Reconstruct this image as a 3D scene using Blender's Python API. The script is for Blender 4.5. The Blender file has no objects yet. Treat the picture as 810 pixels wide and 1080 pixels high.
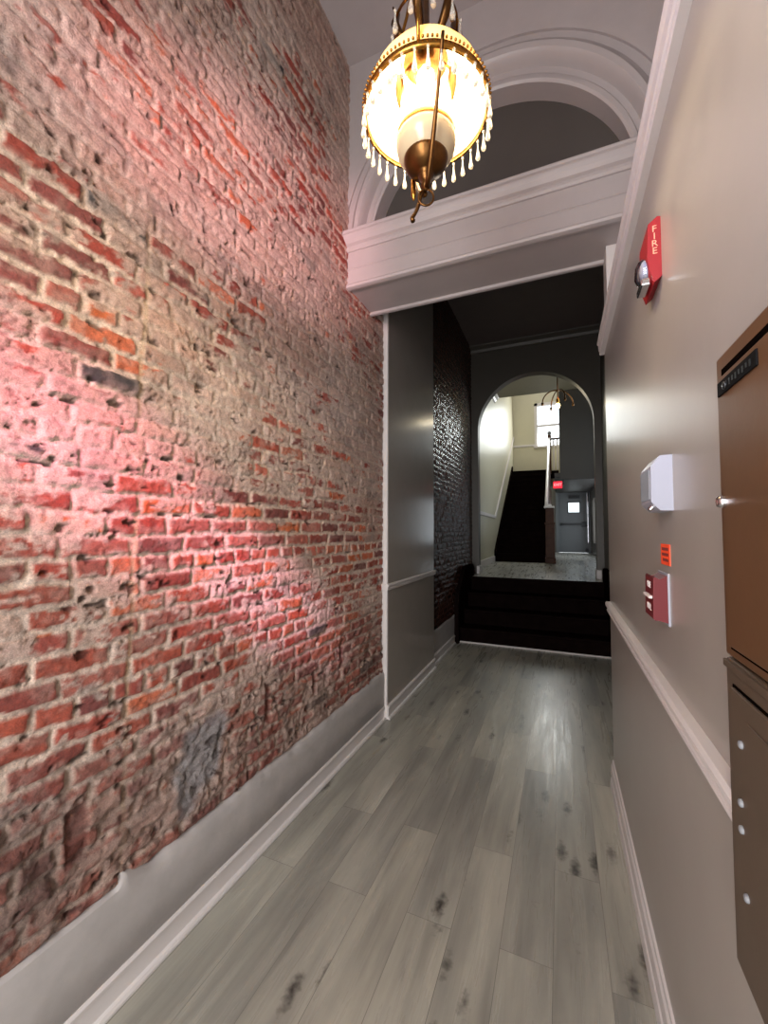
import bpy, math, random
import numpy as np
from mathutils import Matrix, Vector

random.seed(7)
S = bpy.context.scene
COL = S.collection
PI = math.pi


# ------------------------------------------------------------------ helpers
def lin(r, g, b):
    f = lambda c: (c / 12.92 if c <= .04045 else ((c + .055) / 1.055) ** 2.4)
    return (f(r / 255), f(g / 255), f(b / 255), 1)


def new_mat(name):
    m = bpy.data.materials.new(name)
    m.use_nodes = True
    nt = m.node_tree
    return m, nt, nt.nodes['Principled BSDF']


def noise(nt, scale, detail=4, rough=.6, vec=None, dist=0):
    n = nt.nodes.new('ShaderNodeTexNoise')
    n.inputs['Scale'].default_value = scale
    n.inputs['Detail'].default_value = detail
    n.inputs['Roughness'].default_value = rough
    n.inputs['Distortion'].default_value = dist
    if vec:
        nt.links.new(vec, n.inputs['Vector'])
    return n.outputs['Fac']


def ramp(nt, fac, stops):
    r = nt.nodes.new('ShaderNodeValToRGB')
    e = r.color_ramp.elements
    while len(e) < len(stops):
        e.new(.5)
    for k, (p, c) in enumerate(stops):
        e[k].position = p
        e[k].color = c if len(c) == 4 else (*c, 1)
    nt.links.new(fac, r.inputs['Fac'])
    return r.outputs['Color']


def mapping(nt, scale=(1, 1, 1), src='Object', rot=(0, 0, 0)):
    t = nt.nodes.new('ShaderNodeTexCoord')
    m = nt.nodes.new('ShaderNodeMapping')
    m.inputs['Scale'].default_value = scale
    m.inputs['Rotation'].default_value = rot
    nt.links.new(t.outputs[src], m.inputs['Vector'])
    return m.outputs['Vector']


def geo_map(nt, scale=(1, 1, 1)):
    t = nt.nodes.new('ShaderNodeNewGeometry')
    m = nt.nodes.new('ShaderNodeMapping')
    m.inputs['Scale'].default_value = scale
    nt.links.new(t.outputs['Position'], m.inputs['Vector'])
    return m.outputs['Vector']


def mix(nt, fac, a, b, mode='MIX'):
    n = nt.nodes.new('ShaderNodeMix')
    n.data_type = 'RGBA'
    n.blend_type = mode
    for sock, v in ((n.inputs[0], fac), (n.inputs[6], a), (n.inputs[7], b)):
        if hasattr(v, 'is_linked') or hasattr(v, 'links'):
            nt.links.new(v, sock)
        else:
            sock.default_value = v
    return n.outputs[2]


def bump(nt, b, h, strength=.2, dist=.01):
    n = nt.nodes.new('ShaderNodeBump')
    n.inputs['Strength'].default_value = strength
    n.inputs['Distance'].default_value = dist
    nt.links.new(h, n.inputs['Height'])
    nt.links.new(n.outputs['Normal'], b.inputs['Normal'])


def plain(name, col, rough=.5, metal=0., var=.06, vscale=6, bmp=.05, bscale=60, **kw):
    """painted or metal surface with faint procedural mottling"""
    m, nt, b = new_mat(name)
    c = col
    lo = tuple(x * (1 - var) for x in c[:3]) + (1,)
    hi = tuple(min(1, x * (1 + var)) for x in c[:3]) + (1,)
    v = geo_map(nt)
    nt.links.new(ramp(nt, noise(nt, vscale, 4, .6, v), [(.3, lo), (.7, hi)]), b.inputs['Base Color'])
    b.inputs['Roughness'].default_value = rough
    b.inputs['Metallic'].default_value = metal
    for k, x in kw.items():
        b.inputs[k.replace('_', ' ')].default_value = x
    if bmp:
        bump(nt, b, noise(nt, bscale, 3, .6, v), bmp, .004)
    return m


def matte(name, col):
    m, nt, b = new_mat(name)
    d = nt.nodes.new('ShaderNodeBsdfDiffuse')
    c = ramp(nt, noise(nt, 9, 4, .6, geo_map(nt)), [(.3, tuple(x * .7 for x in col[:3])), (.7, tuple(x * 1.3 for x in col[:3]))])
    nt.links.new(c, d.inputs['Color'])
    nt.links.new(d.outputs[0], nt.nodes['Material Output'].inputs['Surface'])
    return m


def emis(name, col, strength):
    m, nt, b = new_mat(name)
    b.inputs['Base Color'].default_value = col
    b.inputs['Emission Color'].default_value = col
    b.inputs['Emission Strength'].default_value = strength
    return m


class MB:
    def __init__(s):
        s.v, s.f, s.sm = [], [], []

    def add(s, vs, fs, smooth=False):
        o = len(s.v)
        s.v += [tuple(p) for p in vs]
        s.f += [tuple(i + o for i in f) for f in fs]
        s.sm += [smooth] * len(fs)
        return s

    def box(s, x0, x1, y0, y1, z0, z1, bev=0.):
        if bev <= 0:
            v = [(x, y, z) for x in (x0, x1) for y in (y0, y1) for z in (z0, z1)]
            f = [(0, 1, 3, 2), (4, 6, 7, 5), (0, 4, 5, 1), (2, 3, 7, 6), (0, 2, 6, 4), (1, 5, 7, 3)]
            return s.add(v, f)
        import bmesh
        bm = bmesh.new()
        bmesh.ops.create_cube(bm, size=1)
        for q in bm.verts:
            q.co = Vector(((x0 + x1) / 2 + q.co.x * (x1 - x0), (y0 + y1) / 2 + q.co.y * (y1 - y0), (z0 + z1) / 2 + q.co.z * (z1 - z0)))
        bmesh.ops.bevel(bm, geom=bm.edges[:], offset=bev, segments=2, affect='EDGES', profile=.5)
        bm.verts.index_update()
        s.add([q.co[:] for q in bm.verts], [[q.index for q in f.verts] for f in bm.faces])
        bm.free()
        return s

    def extr(s, prof, axis, a, b, smooth=False):
        """closed profile of (p, q) swept along an axis: x -> (y, z), y -> (x, z), z -> (x, y)"""
        n = len(prof)
        mk = {'x': lambda t, p: (t, p[0], p[1]), 'y': lambda t, p: (p[0], t, p[1]), 'z': lambda t, p: (p[0], p[1], t)}[axis]
        v = [mk(a, p) for p in prof] + [mk(b, p) for p in prof]
        f = [(i, (i + 1) % n, n + (i + 1) % n, n + i) for i in range(n)]
        f += [tuple(range(n))[::-1], tuple(range(n, 2 * n))]
        return s.add(v, f, smooth)

    def lathe(s, prof, c, seg=32, axis=Vector((0, 0, 1)), smooth=True):
        """profile of (r, h) turned about an axis through c"""
        axis = Vector(axis).normalized()
        u = axis.orthogonal().normalized()
        w = axis.cross(u)
        c = Vector(c)
        v, f = [], []
        for r, h in prof:
            for k in range(seg):
                a = 2 * PI * k / seg
                v.append(c + axis * h + (u * math.cos(a) + w * math.sin(a)) * max(r, 1e-5))
        for i in range(len(prof) - 1):
            for k in range(seg):
                k2 = (k + 1) % seg
                f.append((i * seg + k, i * seg + k2, (i + 1) * seg + k2, (i + 1) * seg + k))
        return s.add(v, f, smooth)

    def tube(s, pts, r, seg=8, closed=False, smooth=True):
        pts = [Vector(p) for p in pts]
        n = len(pts)
        rs = r if isinstance(r, (list, tuple)) else [r] * n
        v, f = [], []
        up = None
        for i, p in enumerate(pts):
            t = (pts[(i + 1) % n] - pts[i - 1]) if closed else (pts[min(i + 1, n - 1)] - pts[max(i - 1, 0)])
            t.normalize()
            if up is None:
                up = t.orthogonal().normalized()
            up = (up - t * up.dot(t))
            if up.length < 1e-6:
                up = t.orthogonal()
            up.normalize()
            w = t.cross(up)
            for k in range(seg):
                a = 2 * PI * k / seg
                v.append(p + (up * math.cos(a) + w * math.sin(a)) * rs[i])
        m = n if closed else n - 1
        for i in range(m):
            for k in range(seg):
                k2 = (k + 1) % seg
                j = (i + 1) % n
                f.append((i * seg + k, i * seg + k2, j * seg + k2, j * seg + k))
        if not closed:
            f.append(tuple(range(seg))[::-1])
            f.append(tuple((n - 1) * seg + k for k in range(seg)))
        return s.add(v, f, smooth)

    def build(s, name, mat, parent=None, origin=None):
        me = bpy.data.meshes.new(name)
        if parent is not None:
            o0 = Vector(parent['_w'])
        elif origin is not None:
            o0 = Vector(origin)
        else:
            a = np.array(s.v)
            o0 = Vector(((a[:, 0].min() + a[:, 0].max()) / 2, (a[:, 1].min() + a[:, 1].max()) / 2, a[:, 2].min()))
        me.from_pydata([tuple(Vector(p) - o0) for p in s.v], [], s.f)
        me.materials.append(mat)
        me.polygons.foreach_set('use_smooth', s.sm)
        import bmesh
        bm = bmesh.new()
        bm.from_mesh(me)
        bmesh.ops.recalc_face_normals(bm, faces=bm.faces[:])
        bm.to_mesh(me)
        bm.free()
        me.update()
        o = bpy.data.objects.new(name, me)
        COL.objects.link(o)
        if parent is not None:
            o.parent = parent
        else:
            o.location = o0
        o['_w'] = tuple(o0)
        return o


def tag(o, label, cat, group=None):
    o['label'] = label
    o['category'] = cat
    if group:
        o['group'] = group
    return o


def thing(name, loc, label, cat, group=None):
    o = bpy.data.objects.new(name, None)
    o.empty_display_size = .05
    COL.objects.link(o)
    o.location = loc
    o['_w'] = tuple(loc)
    return tag(o, label, cat, group)


def struct(name, mb, mat, label, cat, parent=None):
    o = mb.build(name, mat, parent)
    if parent is None:
        o['kind'] = 'structure'
        tag(o, label, cat)
    return o


def text(name, body, size, mat, parent, rot, loc, depth=.0006, align='CENTER'):
    """raised lettering as a mesh; rot = matrix whose columns are the reading, up and outward directions"""
    cu = bpy.data.curves.new(name, 'FONT')
    cu.body = body
    cu.size = size
    cu.align_x = align
    cu.align_y = 'CENTER'
    cu.extrude = depth
    t = bpy.data.objects.new(name + '_tmp', cu)
    COL.objects.link(t)
    bpy.context.view_layer.update()
    dg = bpy.context.evaluated_depsgraph_get()
    me = bpy.data.meshes.new_from_object(t.evaluated_get(dg))
    bpy.data.objects.remove(t)
    me.name = name
    M = Matrix((rot[0], rot[1], rot[2])).transposed().to_4x4()
    M.translation = Vector(loc) - Vector(parent['_w'])
    me.transform(M)
    me.materials.clear()
    me.materials.append(mat)
    o = bpy.data.objects.new(name, me)
    COL.objects.link(o)
    o.parent = parent
    o['_w'] = parent['_w']
    return o


# ------------------------------------------------------------------ materials
M = {}
M['paint'] = plain('grey wall paint', lin(154, 147, 140), .28, var=.03, bmp=.10, bscale=7)
M['satin'] = plain('satin grey wall paint', lin(154, 147, 140), .2, var=.03, bmp=.04, bscale=7)
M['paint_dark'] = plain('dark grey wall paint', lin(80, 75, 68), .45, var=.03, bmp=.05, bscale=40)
M['trim_falloff'] = plain('falloff-toned trim paint', lin(174, 165, 164), .42, var=.03, bmp=.04, bscale=50)  # trim white toned down in colour for light falling off toward the beam
M['ceil_hall'] = plain('hall ceiling paint', lin(116, 108, 90), .6, var=.03)
M['header'] = plain('shade-darkened wall paint', lin(54, 49, 45), .5, var=.03)  # shade of the exit way put into the paint colour
M['ceil'] = plain('ceiling paint', lin(172, 162, 161), .6, var=.04, bmp=.06, bscale=30)
M['ceil_shaded'] = plain('shade-darkened ceiling paint', lin(104, 92, 88), .6, var=.04)  # ceiling colour darkened to stand for the little light in the passage
M['trim'] = plain('white trim paint', lin(212, 206, 204), .38, var=.03, bmp=.04, bscale=50)
M['plaster'] = plain('skim plaster', lin(174, 169, 167), .5, var=.08, vscale=9, bmp=.35, bscale=18)
M['cream'] = plain('cream stairwell paint', lin(196, 190, 166), .4, var=.02)
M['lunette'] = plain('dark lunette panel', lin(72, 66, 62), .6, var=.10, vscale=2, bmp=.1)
M['black'] = matte('flat black stair paint', lin(21, 14, 13))
M['brownwood'] = plain('dark brown stained wood', lin(70, 40, 24), .5, var=.25, vscale=10, Specular_IOR_Level=.25)
M['white'] = plain('white metal', lin(225, 225, 228), .3, var=.02, bmp=0)
M['brown_up'] = plain('brown enamel', lin(92, 64, 42), .38, var=.04, bmp=.08, bscale=25)
M['brown_low'] = plain('dull olive brown enamel', lin(80, 66, 53), .45, var=.05, bmp=.08, bscale=25)
M['gap'] = plain('gap shade colour', lin(10, 7, 6), .8, var=.1, bmp=0, Specular_IOR_Level=0)  # near-black colour stands for the shadow line around cabinet doors
M['blackpl'] = plain('black plate', lin(12, 11, 12), .7, var=.1, bmp=0, Specular_IOR_Level=.1)
M['red'] = plain('red plastic', lin(138, 12, 20), .5, var=.03, bmp=0)
M['darkred'] = plain('deep red enamel', lin(98, 6, 18), .55, var=.03, bmp=0)
M['letter'] = plain('pale lettering', lin(236, 160, 130), .5, var=.02, bmp=0)
M['wletter'] = plain('white lettering', lin(225, 215, 210), .5, var=.02, bmp=0)
M['chrome'] = plain('chrome', lin(215, 215, 220), .12, 1, var=.02, bmp=0)
M['brass'] = plain('aged brass', lin(176, 128, 58), .27, 1, var=.15, vscale=30, bmp=.1, bscale=90)
M['dbrass'] = plain('dark brass', lin(104, 72, 40), .33, 1, var=.2, vscale=30, bmp=.1, bscale=90)
M['plast'] = plain('white plastic', lin(158, 160, 172), .4, var=.015, bmp=0)
M['grille'] = plain('grey grille', lin(120, 122, 126), .5, var=.05, bmp=0)
M['sticker'] = plain('fluorescent orange paper', lin(255, 84, 40), .5, var=.02, bmp=0)
M['ink'] = plain('printing ink', lin(110, 20, 12), .6, var=.05, bmp=0)
M['font'] = plain('opal glass', lin(196, 178, 146), .18, var=.04, bmp=0)
M['steel'] = plain('grey painted steel door', lin(98, 103, 107), .4, var=.03)
M['dsteel'] = plain('dark steel', lin(44, 46, 48), .35, .6, var=.05, bmp=0)
M['rubber'] = plain('dark cable', lin(62, 44, 32), .4, var=.1, bmp=0)
M['exitred'] = emis('exit sign red', lin(255, 30, 50), 1.6)
M['exitltr'] = emis('exit sign letters', lin(255, 150, 150), 2.2)
M['bulb'] = emis('lit bulb', lin(255, 236, 200), 30)
M['bulb2'] = emis('lit small bulb', lin(255, 226, 150), 9)
M['lightglass'] = emis('glass with added daylight glow', lin(232, 246, 250), 1.5)  # emission put into the door glass in place of daylight behind it


def glass(name, col=(1, 1, 1, 1), rough=.03, mixf=.75):
    m, nt, b = new_mat(name)
    out = nt.nodes['Material Output']
    tr = nt.nodes.new('ShaderNodeBsdfTransparent')
    tr.inputs['Color'].default_value = col
    gl = nt.nodes.new('ShaderNodeBsdfGlossy')
    gl.inputs['Roughness'].default_value = rough
    mx = nt.nodes.new('ShaderNodeMixShader')
    fr = nt.nodes.new('ShaderNodeFresnel')
    fr.inputs['IOR'].default_value = 1.5
    nt.links.new(fr.outputs[0], mx.inputs[0])
    nt.links.new(tr.outputs[0], mx.inputs[1])
    nt.links.new(gl.outputs[0], mx.inputs[2])
    nt.links.new(mx.outputs[0], out.inputs['Surface'])
    return m


M['pane'] = glass('window glass')
M['lens'] = glass('clear lens', (.92, .92, .95, 1))


def make_crystal():
    m, nt, b = new_mat('cut crystal')
    b.inputs['Base Color'].default_value = (1, .97, .88, 1)
    b.inputs['Roughness'].default_value = .06
    b.inputs['Transmission Weight'].default_value = .75
    b.inputs['IOR'].default_value = 1.5
    return m


M['crystal'] = make_crystal()


def make_shade():
    m, nt, b = new_mat('opal glass shade')
    out = nt.nodes['Material Output']
    d = nt.nodes.new('ShaderNodeBsdfDiffuse')
    d.inputs['Color'].default_value = (.86, .82, .70, 1)
    t = nt.nodes.new('ShaderNodeBsdfTranslucent')
    v = geo_map(nt)
    nt.links.new(ramp(nt, noise(nt, 14, 3, .5, v), [(.3, (.62, .46, .13, 1)), (.7, (.74, .57, .20, 1))]), t.inputs['Color'])
    g = nt.nodes.new('ShaderNodeBsdfGlossy')
    g.inputs['Roughness'].default_value = .15
    mx = nt.nodes.new('ShaderNodeMixShader')
    mx.inputs[0].default_value = .42
    m2 = nt.nodes.new('ShaderNodeMixShader')
    m2.inputs[0].default_value = .06
    nt.links.new(d.outputs[0], mx.inputs[1])
    nt.links.new(t.outputs[0], mx.inputs[2])
    nt.links.new(mx.outputs[0], m2.inputs[1])
    nt.links.new(g.outputs[0], m2.inputs[2])
    nt.links.new(m2.outputs[0], out.inputs['Surface'])
    return m


M['shade'] = make_shade()


def make_floor():
    m, nt, b = new_mat('grey oak vinyl planks')
    N, L = nt.nodes, nt.links
    pos = N.new('ShaderNodeNewGeometry').outputs['Position']
    mp = N.new('ShaderNodeMapping')
    mp.inputs['Rotation'].default_value = (0, 0, PI / 2)
    mp.inputs['Location'].default_value = (.37, .045, 0)
    L.new(pos, mp.inputs['Vector'])
    br = N.new('ShaderNodeTexBrick')
    br.offset = .37
    br.offset_frequency = 2
    br.inputs['Color1'].default_value = (0, 0, 0, 1)
    br.inputs['Color2'].default_value = (1, 1, 1, 1)
    br.inputs['Mortar'].default_value = (.5, .5, .5, 1)
    br.inputs['Scale'].default_value = 1
    br.inputs['Brick Width'].default_value = 1.22
    br.inputs['Row Height'].default_value = .178
    br.inputs['Mortar Size'].default_value = .0012
    br.inputs['Mortar Smooth'].default_value = .3
    br.inputs['Bias'].default_value = 0
    L.new(mp.outputs[0], br.inputs['Vector'])
    # per plank offset for the grain
    add = N.new('ShaderNodeVectorMath')
    add.operation = 'MULTIPLY_ADD'
    L.new(br.outputs['Color'], add.inputs[0])
    add.inputs[1].default_value = (3.7, 9.1, 5.3)
    L.new(pos, add.inputs[2])

    def mapped(sc):
        q = N.new('ShaderNodeMapping')
        q.inputs['Scale'].default_value = sc
        L.new(add.outputs[0], q.inputs['Vector'])
        return q.outputs[0]
    grain = noise(nt, 1, 8, .62, mapped((26, 1.6, 0)), .6)
    broad = noise(nt, 1, 3, .5, mapped((6, .9, 0)), .3)
    base = ramp(nt, grain, [(.25, lin(112, 109, 102)), (.5, lin(142, 138, 129)), (.78, lin(166, 161, 150))])
    base = mix(nt, .55, base, ramp(nt, broad, [(.3, lin(104, 100, 94)), (.7, lin(178, 172, 158))]), 'MIX')
    tone = ramp(nt, br.outputs['Color'], [(0, (1.0, 1.04, 1.06, 1)), (.5, (1.13, 1.17, 1.18, 1)), (1, (1.26, 1.29, 1.27, 1))])
    base = mix(nt, 1., base, tone, 'MULTIPLY')
    # knots: stretched voronoi cells, only some of them
    vo = N.new('ShaderNodeTexVoronoi')
    vo.inputs['Scale'].default_value = 1
    vo.inputs['Randomness'].default_value = 1
    wob = N.new('ShaderNodeVectorMath')
    wob.operation = 'ADD'
    nz = N.new('ShaderNodeTexNoise')
    nz.inputs['Scale'].default_value = 40
    L.new(pos, nz.inputs['Vector'])
    sc = N.new('ShaderNodeVectorMath')
    sc.operation = 'SCALE'
    sc.inputs['Scale'].default_value = .30
    L.new(nz.outputs['Color'], sc.inputs[0])
    L.new(mapped((8.5, 3.1, 0)), wob.inputs[0])
    L.new(sc.outputs[0], wob.inputs[1])
    L.new(wob.outputs[0], vo.inputs['Vector'])
    kn = ramp(nt, vo.outputs['Distance'], [(.05, (1, 1, 1, 1)), (.24, (0, 0, 0, 1))])
    sep = N.new('ShaderNodeSeparateColor')
    L.new(vo.outputs['Color'], sep.inputs[0])
    pick = ramp(nt, sep.outputs[0], [(.40, (0, 0, 0, 1)), (.46, (1, 1, 1, 1))])
    kf = mix(nt, 1., kn, pick, 'MULTIPLY')
    base = mix(nt, kf, base, lin(62, 58, 54))
    # short dark streaks along the grain
    st = ramp(nt, noise(nt, 1, 5, .7, mapped((34, 2.6, 0)), 1.2), [(.60, (0, 0, 0, 1)), (.74, (1, 1, 1, 1))])
    base = mix(nt, mix(nt, 1., st, (.27, .27, .27, 1), 'MULTIPLY'), base, lin(84, 80, 76))
    base = mix(nt, br.outputs['Fac'], base, lin(112, 108, 102))
    L.new(base, b.inputs['Base Color'])
    L.new(ramp(nt, grain, [(.3, (.34,) * 3), (.7, (.24,) * 3)]), b.inputs['Roughness'])
    bump(nt, b, grain, .12, .003)
    return m


M['floor'] = make_floor()


def make_brick_mat(name, rough, coat, bs):
    m, nt, b = new_mat(name)
    N, L = nt.nodes, nt.links
    a = N.new('ShaderNodeAttribute')
    a.attribute_name = 'Col'
    v = geo_map(nt)
    f1 = noise(nt, 60, 8, .75, v)
    f2 = noise(nt, 210, 6, .75, v)
    c = mix(nt, 1., a.outputs['Color'], ramp(nt, f1, [(.30, (.62, .60, .59, 1)), (.5, (1, 1, 1, 1)), (.72, (1.3, 1.28, 1.25, 1))]), 'MULTIPLY')
    c = mix(nt, .5, c, ramp(nt, f2, [(.3, (.30, .29, .28, 1)), (.5, (.95, .95, .95, 1)), (.7, (1.65, 1.65, 1.65, 1))]), 'MULTIPLY')
    L.new(c, b.inputs['Base Color'])
    b.inputs['Roughness'].default_value = rough
    b.inputs['Coat Weight'].default_value = coat
    b.inputs['Specular IOR Level'].default_value = .5 if bs == 1. else .32
    b.inputs['Coat Roughness'].default_value = .3
    ad = N.new('ShaderNodeMath')
    ad.operation = 'ADD'
    L.new(f1, ad.inputs[0])
    L.new(f2, ad.inputs[1])
    bump(nt, b, ad.outputs[0], .9 * bs, .008)
    return m


M['brick'] = make_brick_mat('old red brick', .58, .0, 1.)
M['brick_shaded'] = make_brick_mat('shade-darkened varnished brick', .24, .0, .5)


# ------------------------------------------------------------------ brick relief
def vnoise(y, z, seed):
    """smooth value noise on arrays"""
    rng = np.random.RandomState(seed)
    T = rng.rand(257, 257)
    yi, zi = np.floor(y).astype(int), np.floor(z).astype(int)
    fy, fz = y - yi, z - zi
    fy, fz = fy * fy * fy * (fy * (fy * 6 - 15) + 10), fz * fz * fz * (fz * (fz * 6 - 15) + 10)
    g = lambda a, b: T[a % 257, b % 257]
    return (g(yi, zi) * (1 - fy) + g(yi + 1, zi) * fy) * (1 - fz) + (g(yi, zi + 1) * (1 - fy) + g(yi + 1, zi + 1) * fy) * fz


def fbm(y, z, seed, oct=4, gain=.5):
    s, a, t = 0, 1, 0
    for k in range(oct):
        s = s + a * vnoise(y * 2 ** k + 17.3 * k, z * 2 ** k + 5.1 * k, seed + k)
        t += a
        a *= gain
    return s / t


def sstep(a, b, x):
    t = np.clip((x - a) / (b - a), 0, 1)
    return t * t * (3 - 2 * t)


def L3(r, g, b):
    return np.array(lin(r, g, b)[:3])


def brick_wall(name, x, y0, y1, z0, z1, step, seed, mat, dark=False):
    ny, nz = int((y1 - y0) / step) + 1, int((z1 - z0) / step) + 1
    Yg, Zg = np.meshgrid(np.linspace(y0, y1, ny), np.linspace(z0, z1, nz), indexing='ij')
    # wobble of the courses
    yw = Yg + .010 * (fbm(Yg * 9, Zg * 9, seed + 1, 3) - .5) * 2
    zw = Zg + .012 * (fbm(Yg * 2.2, Zg * 3, seed + 5, 3) - .5) * 2 + .007 * (fbm(Yg * 22, Zg * 22, seed + 9, 2) - .5) * 2
    H = .0675
    c = np.floor(zw / H).astype(int)
    w = zw / H - c
    hdr = (c % 6) == 2
    BL = np.where(hdr, .110, .213)
    rng = np.random.RandomState(seed)
    off = rng.rand(400)
    u = yw / BL + np.where(c % 2 == 0, 0, .5) + (off[c % 400] - .5) * .3
    k = np.floor(u).astype(int)
    fu = u - k
    R = rng.rand(6, 911)
    idx = (k * 37 + c * 101 + 5000) % 911
    r1, r2, r3, r4 = (R[j][idx] for j in range(4))
    du = np.minimum(fu, 1 - fu) * BL
    dz = np.minimum(w, 1 - w) * H
    d = np.minimum(du, dz * 1.05)
    rag = (fbm(Yg * 55, Zg * 55, seed + 20, 3) - .5) * .012
    joint = .0075 + .005 * fbm(Yg * 4, Zg * 4, seed + 30, 2)
    bm_ = sstep(joint - .003, joint + .004, d + rag)
    # mortar and plaster residue smeared over the faces, in streaks along the courses
    res = .55 * fbm(Yg * 1.5, Zg * 4.0, seed + 40, 4, .55) + .45 * fbm(Yg * 11, Zg * 22, seed + 50, 4, .6)
    zz = Zg + .25 * (fbm(Yg * 1.3, Zg * 1.3, seed + 60, 3) - .5)
    if dark:
        bias = np.full_like(zz, -.12)
    else:
        bias = -.055 + .185 * sstep(1.2, 1.95, zz) - .05 * sstep(2.6, 3.5, zz)
        bias = bias + .09 * np.exp(-((Yg - 1.05) / .35) ** 2 - ((Zg - 2.25) / .35) ** 2)
        bias = bias + .10 * sstep(.95, .6, zz) * (fbm(Yg * 3, Zg * 3, seed + 65, 3) - .3)
        bias = bias - .22 * np.exp(-((Yg - .78) / .26) ** 2 - ((Zg - 2.13 + .25 * (Yg - .78)) / .10) ** 2)
    pm = sstep(.475, .535, res + bias + (r4 - .5) * .12 + .16 * (fbm(Yg * 48, Zg * 60, seed + 55, 3, .6) - .5))
    bm2 = bm_ * (1 - pm * .88)
    # relief
    rough = fbm(Yg * 38, Zg * 38, seed + 70, 4, .6) - .5
    rough2 = fbm(Yg * 10, Zg * 14, seed + 80, 3, .6) - .5
    h = bm_ * (.0085 + (r2 - .5) * .007) * (1 - pm * .30) + pm * .003 + rough * .0055 + rough2 * .0045 + (fbm(Yg * 62, Zg * 75, seed + 75, 3, .7) - .5) * .0075
    h += bm_ * ((fu - .5) * (r3 - .5) * .01)
    # chips and holes
    hn = fbm(Yg * 15, Zg * 34, seed + 90, 3, .5)
    hol = sstep(.765, .80, hn) * (0.35 if dark else 1)
    h -= hol * .013
    cn = fbm(Yg * 7, Zg * 13, seed + 200, 4, .55)
    crk = sstep(.020, .004, np.abs(cn - .5)) * sstep(.42, .56, fbm(Yg * 4, Zg * 5, seed + 210, 3)) * (.35 + .65 * pm)
    cn2 = fbm(Yg * 16, Zg * 30, seed + 220, 3, .55)
    crk = np.maximum(crk, .7 * sstep(.022, .004, np.abs(cn2 - .47)) * sstep(.5, .6, fbm(Yg * 5, Zg * 7, seed + 230, 3)))
    h -= crk * .006
    # colours
    reds = np.stack([L3(166, 76, 56), L3(178, 80, 56), L3(146, 64, 52), L3(192, 100, 66), L3(130, 64, 58), L3(164, 90, 76), L3(158, 62, 46)])
    ci = (r1 * 6.999).astype(int)
    bc = reds[ci] * (.85 + .3 * r3)[..., None]
    blk = (r2 > .986)
    bc[blk] = L3(62, 58, 58)
    orn = (r4 > .93) & (Zg > 1.2)
    bc[orn] = L3(196, 98, 50)
    pv = fbm(Yg * 2.5, Zg * 3.5, seed + 100, 4)[..., None]
    plc = L3(186, 162, 148) * (1 - pv) + L3(222, 202, 190) * pv
    pv2 = sstep(.5, .68, fbm(Yg * 1.2, Zg * 2.0, seed + 110, 3))[..., None]
    plc = plc * (1 - pv2 * .5) + L3(176, 142, 126) * pv2 * .5
    gr = sstep(.60, .72, fbm(Yg * 6, Zg * 9, seed + 120, 4))[..., None]
    plc = plc * (1 - gr * .5) + L3(138, 130, 124) * gr * .5
    mo = L3(220, 198, 182) * (.8 + .4 * fbm(Yg * 8, Zg * 8, seed + 130, 3))[..., None]
    colr = mo * (1 - bm_[..., None]) + bc * bm_[..., None]
    a = (pm * .82)[..., None]
    colr = colr * (1 - a) + plc * a
    dust = sstep(.45, .7, fbm(Yg * 20, Zg * 28, seed + 140, 4))[..., None] * .26
    colr = colr * (1 - dust) + plc * dust
    if not dark:
        # lower part: raw cement smear and exposed dirty brick with rough mortar
        low = sstep(1.02, .62, zz)[..., None]
        n5 = fbm(Yg * 5, Zg * 6, seed + 150, 4)[..., None]
        dirty = L3(96, 72, 64) * (1 - n5) + L3(150, 118, 106) * n5
        colr = colr * (1 - low * .48) + dirty * low * .48
        pn = fbm(Yg * 7, Zg * 7, seed + 160, 4)
        patch = np.exp(-((Yg - 1.27 - .25 * (Zg - .6)) / .17) ** 2 - ((Zg - .58) / .22) ** 2)
        pa = sstep(.42, .62, patch * .8 + (pn - .5) * .7)
        colr = colr * (1 - pa[..., None] * .85) + (L3(140, 138, 140) * (.7 + .6 * pn[..., None])) * pa[..., None] * .85
        h = h * (1 - .5 * pa) + pa * .006 * rough2
        h += low[..., 0] * (fbm(Yg * 14, Zg * 18, seed + 170, 4, .6) - .5) * .034
        corner = sstep(.96, .60, Yg + .25 * (pn - .5)) * sstep(.95, .62, Zg + .2 * (pn - .5))  # darker toward the near lower corner of the wall
        colr = colr * (1 - .45 * corner[..., None]) + L3(72, 54, 48) * .45 * corner[..., None]
        # old conduit chase: a filled vertical seam
        sy = .955 + .012 * (fbm(Zg * 3, Zg * 0, seed + 180, 3) - .5) * 2 + .012 * (Zg - 1.5) / 1.1
        sd = np.abs(Yg - sy)
        on = sstep(.012, .004, sd) * sstep(2.75, 2.6, Zg) * (.35 + .65 * sstep(.45, .55, fbm(Yg * 0, Zg * 6, seed + 185, 3)))
        h -= on * .003
        colr = colr * (1 - on[..., None] * .6) + L3(196, 172, 142) * on[..., None] * .6
        # upright nailing blocks low in the wall
        for (by, bz, bw, bh) in ((.80, .60, .055, .15), (1.66, .66, .035, .17), (2.40, .69, .038, .17), (2.07, .62, .03, .13)):
            sel = sstep(.008, -.002, np.maximum(np.abs(Yg - by) - bw / 2, np.abs(Zg - bz) - bh / 2) + rag)
            rim = sstep(.03, .0, np.maximum(np.abs(Yg - by) - bw / 2, np.abs(Zg - bz) - bh / 2)) - sel
            h = h - sel * .010 + np.clip(rim, 0, 1) * .004
            colr = colr * (1 - sel[..., None] * .7) + L3(104, 52, 44) * sel[..., None] * .7
    colr = colr * (1 - .45 * crk[..., None]) + L3(88, 62, 52) * .45 * crk[..., None]
    hc = hol[..., None] * .62
    colr = colr * (1 - hc) + L3(52, 44, 42) * hc
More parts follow.
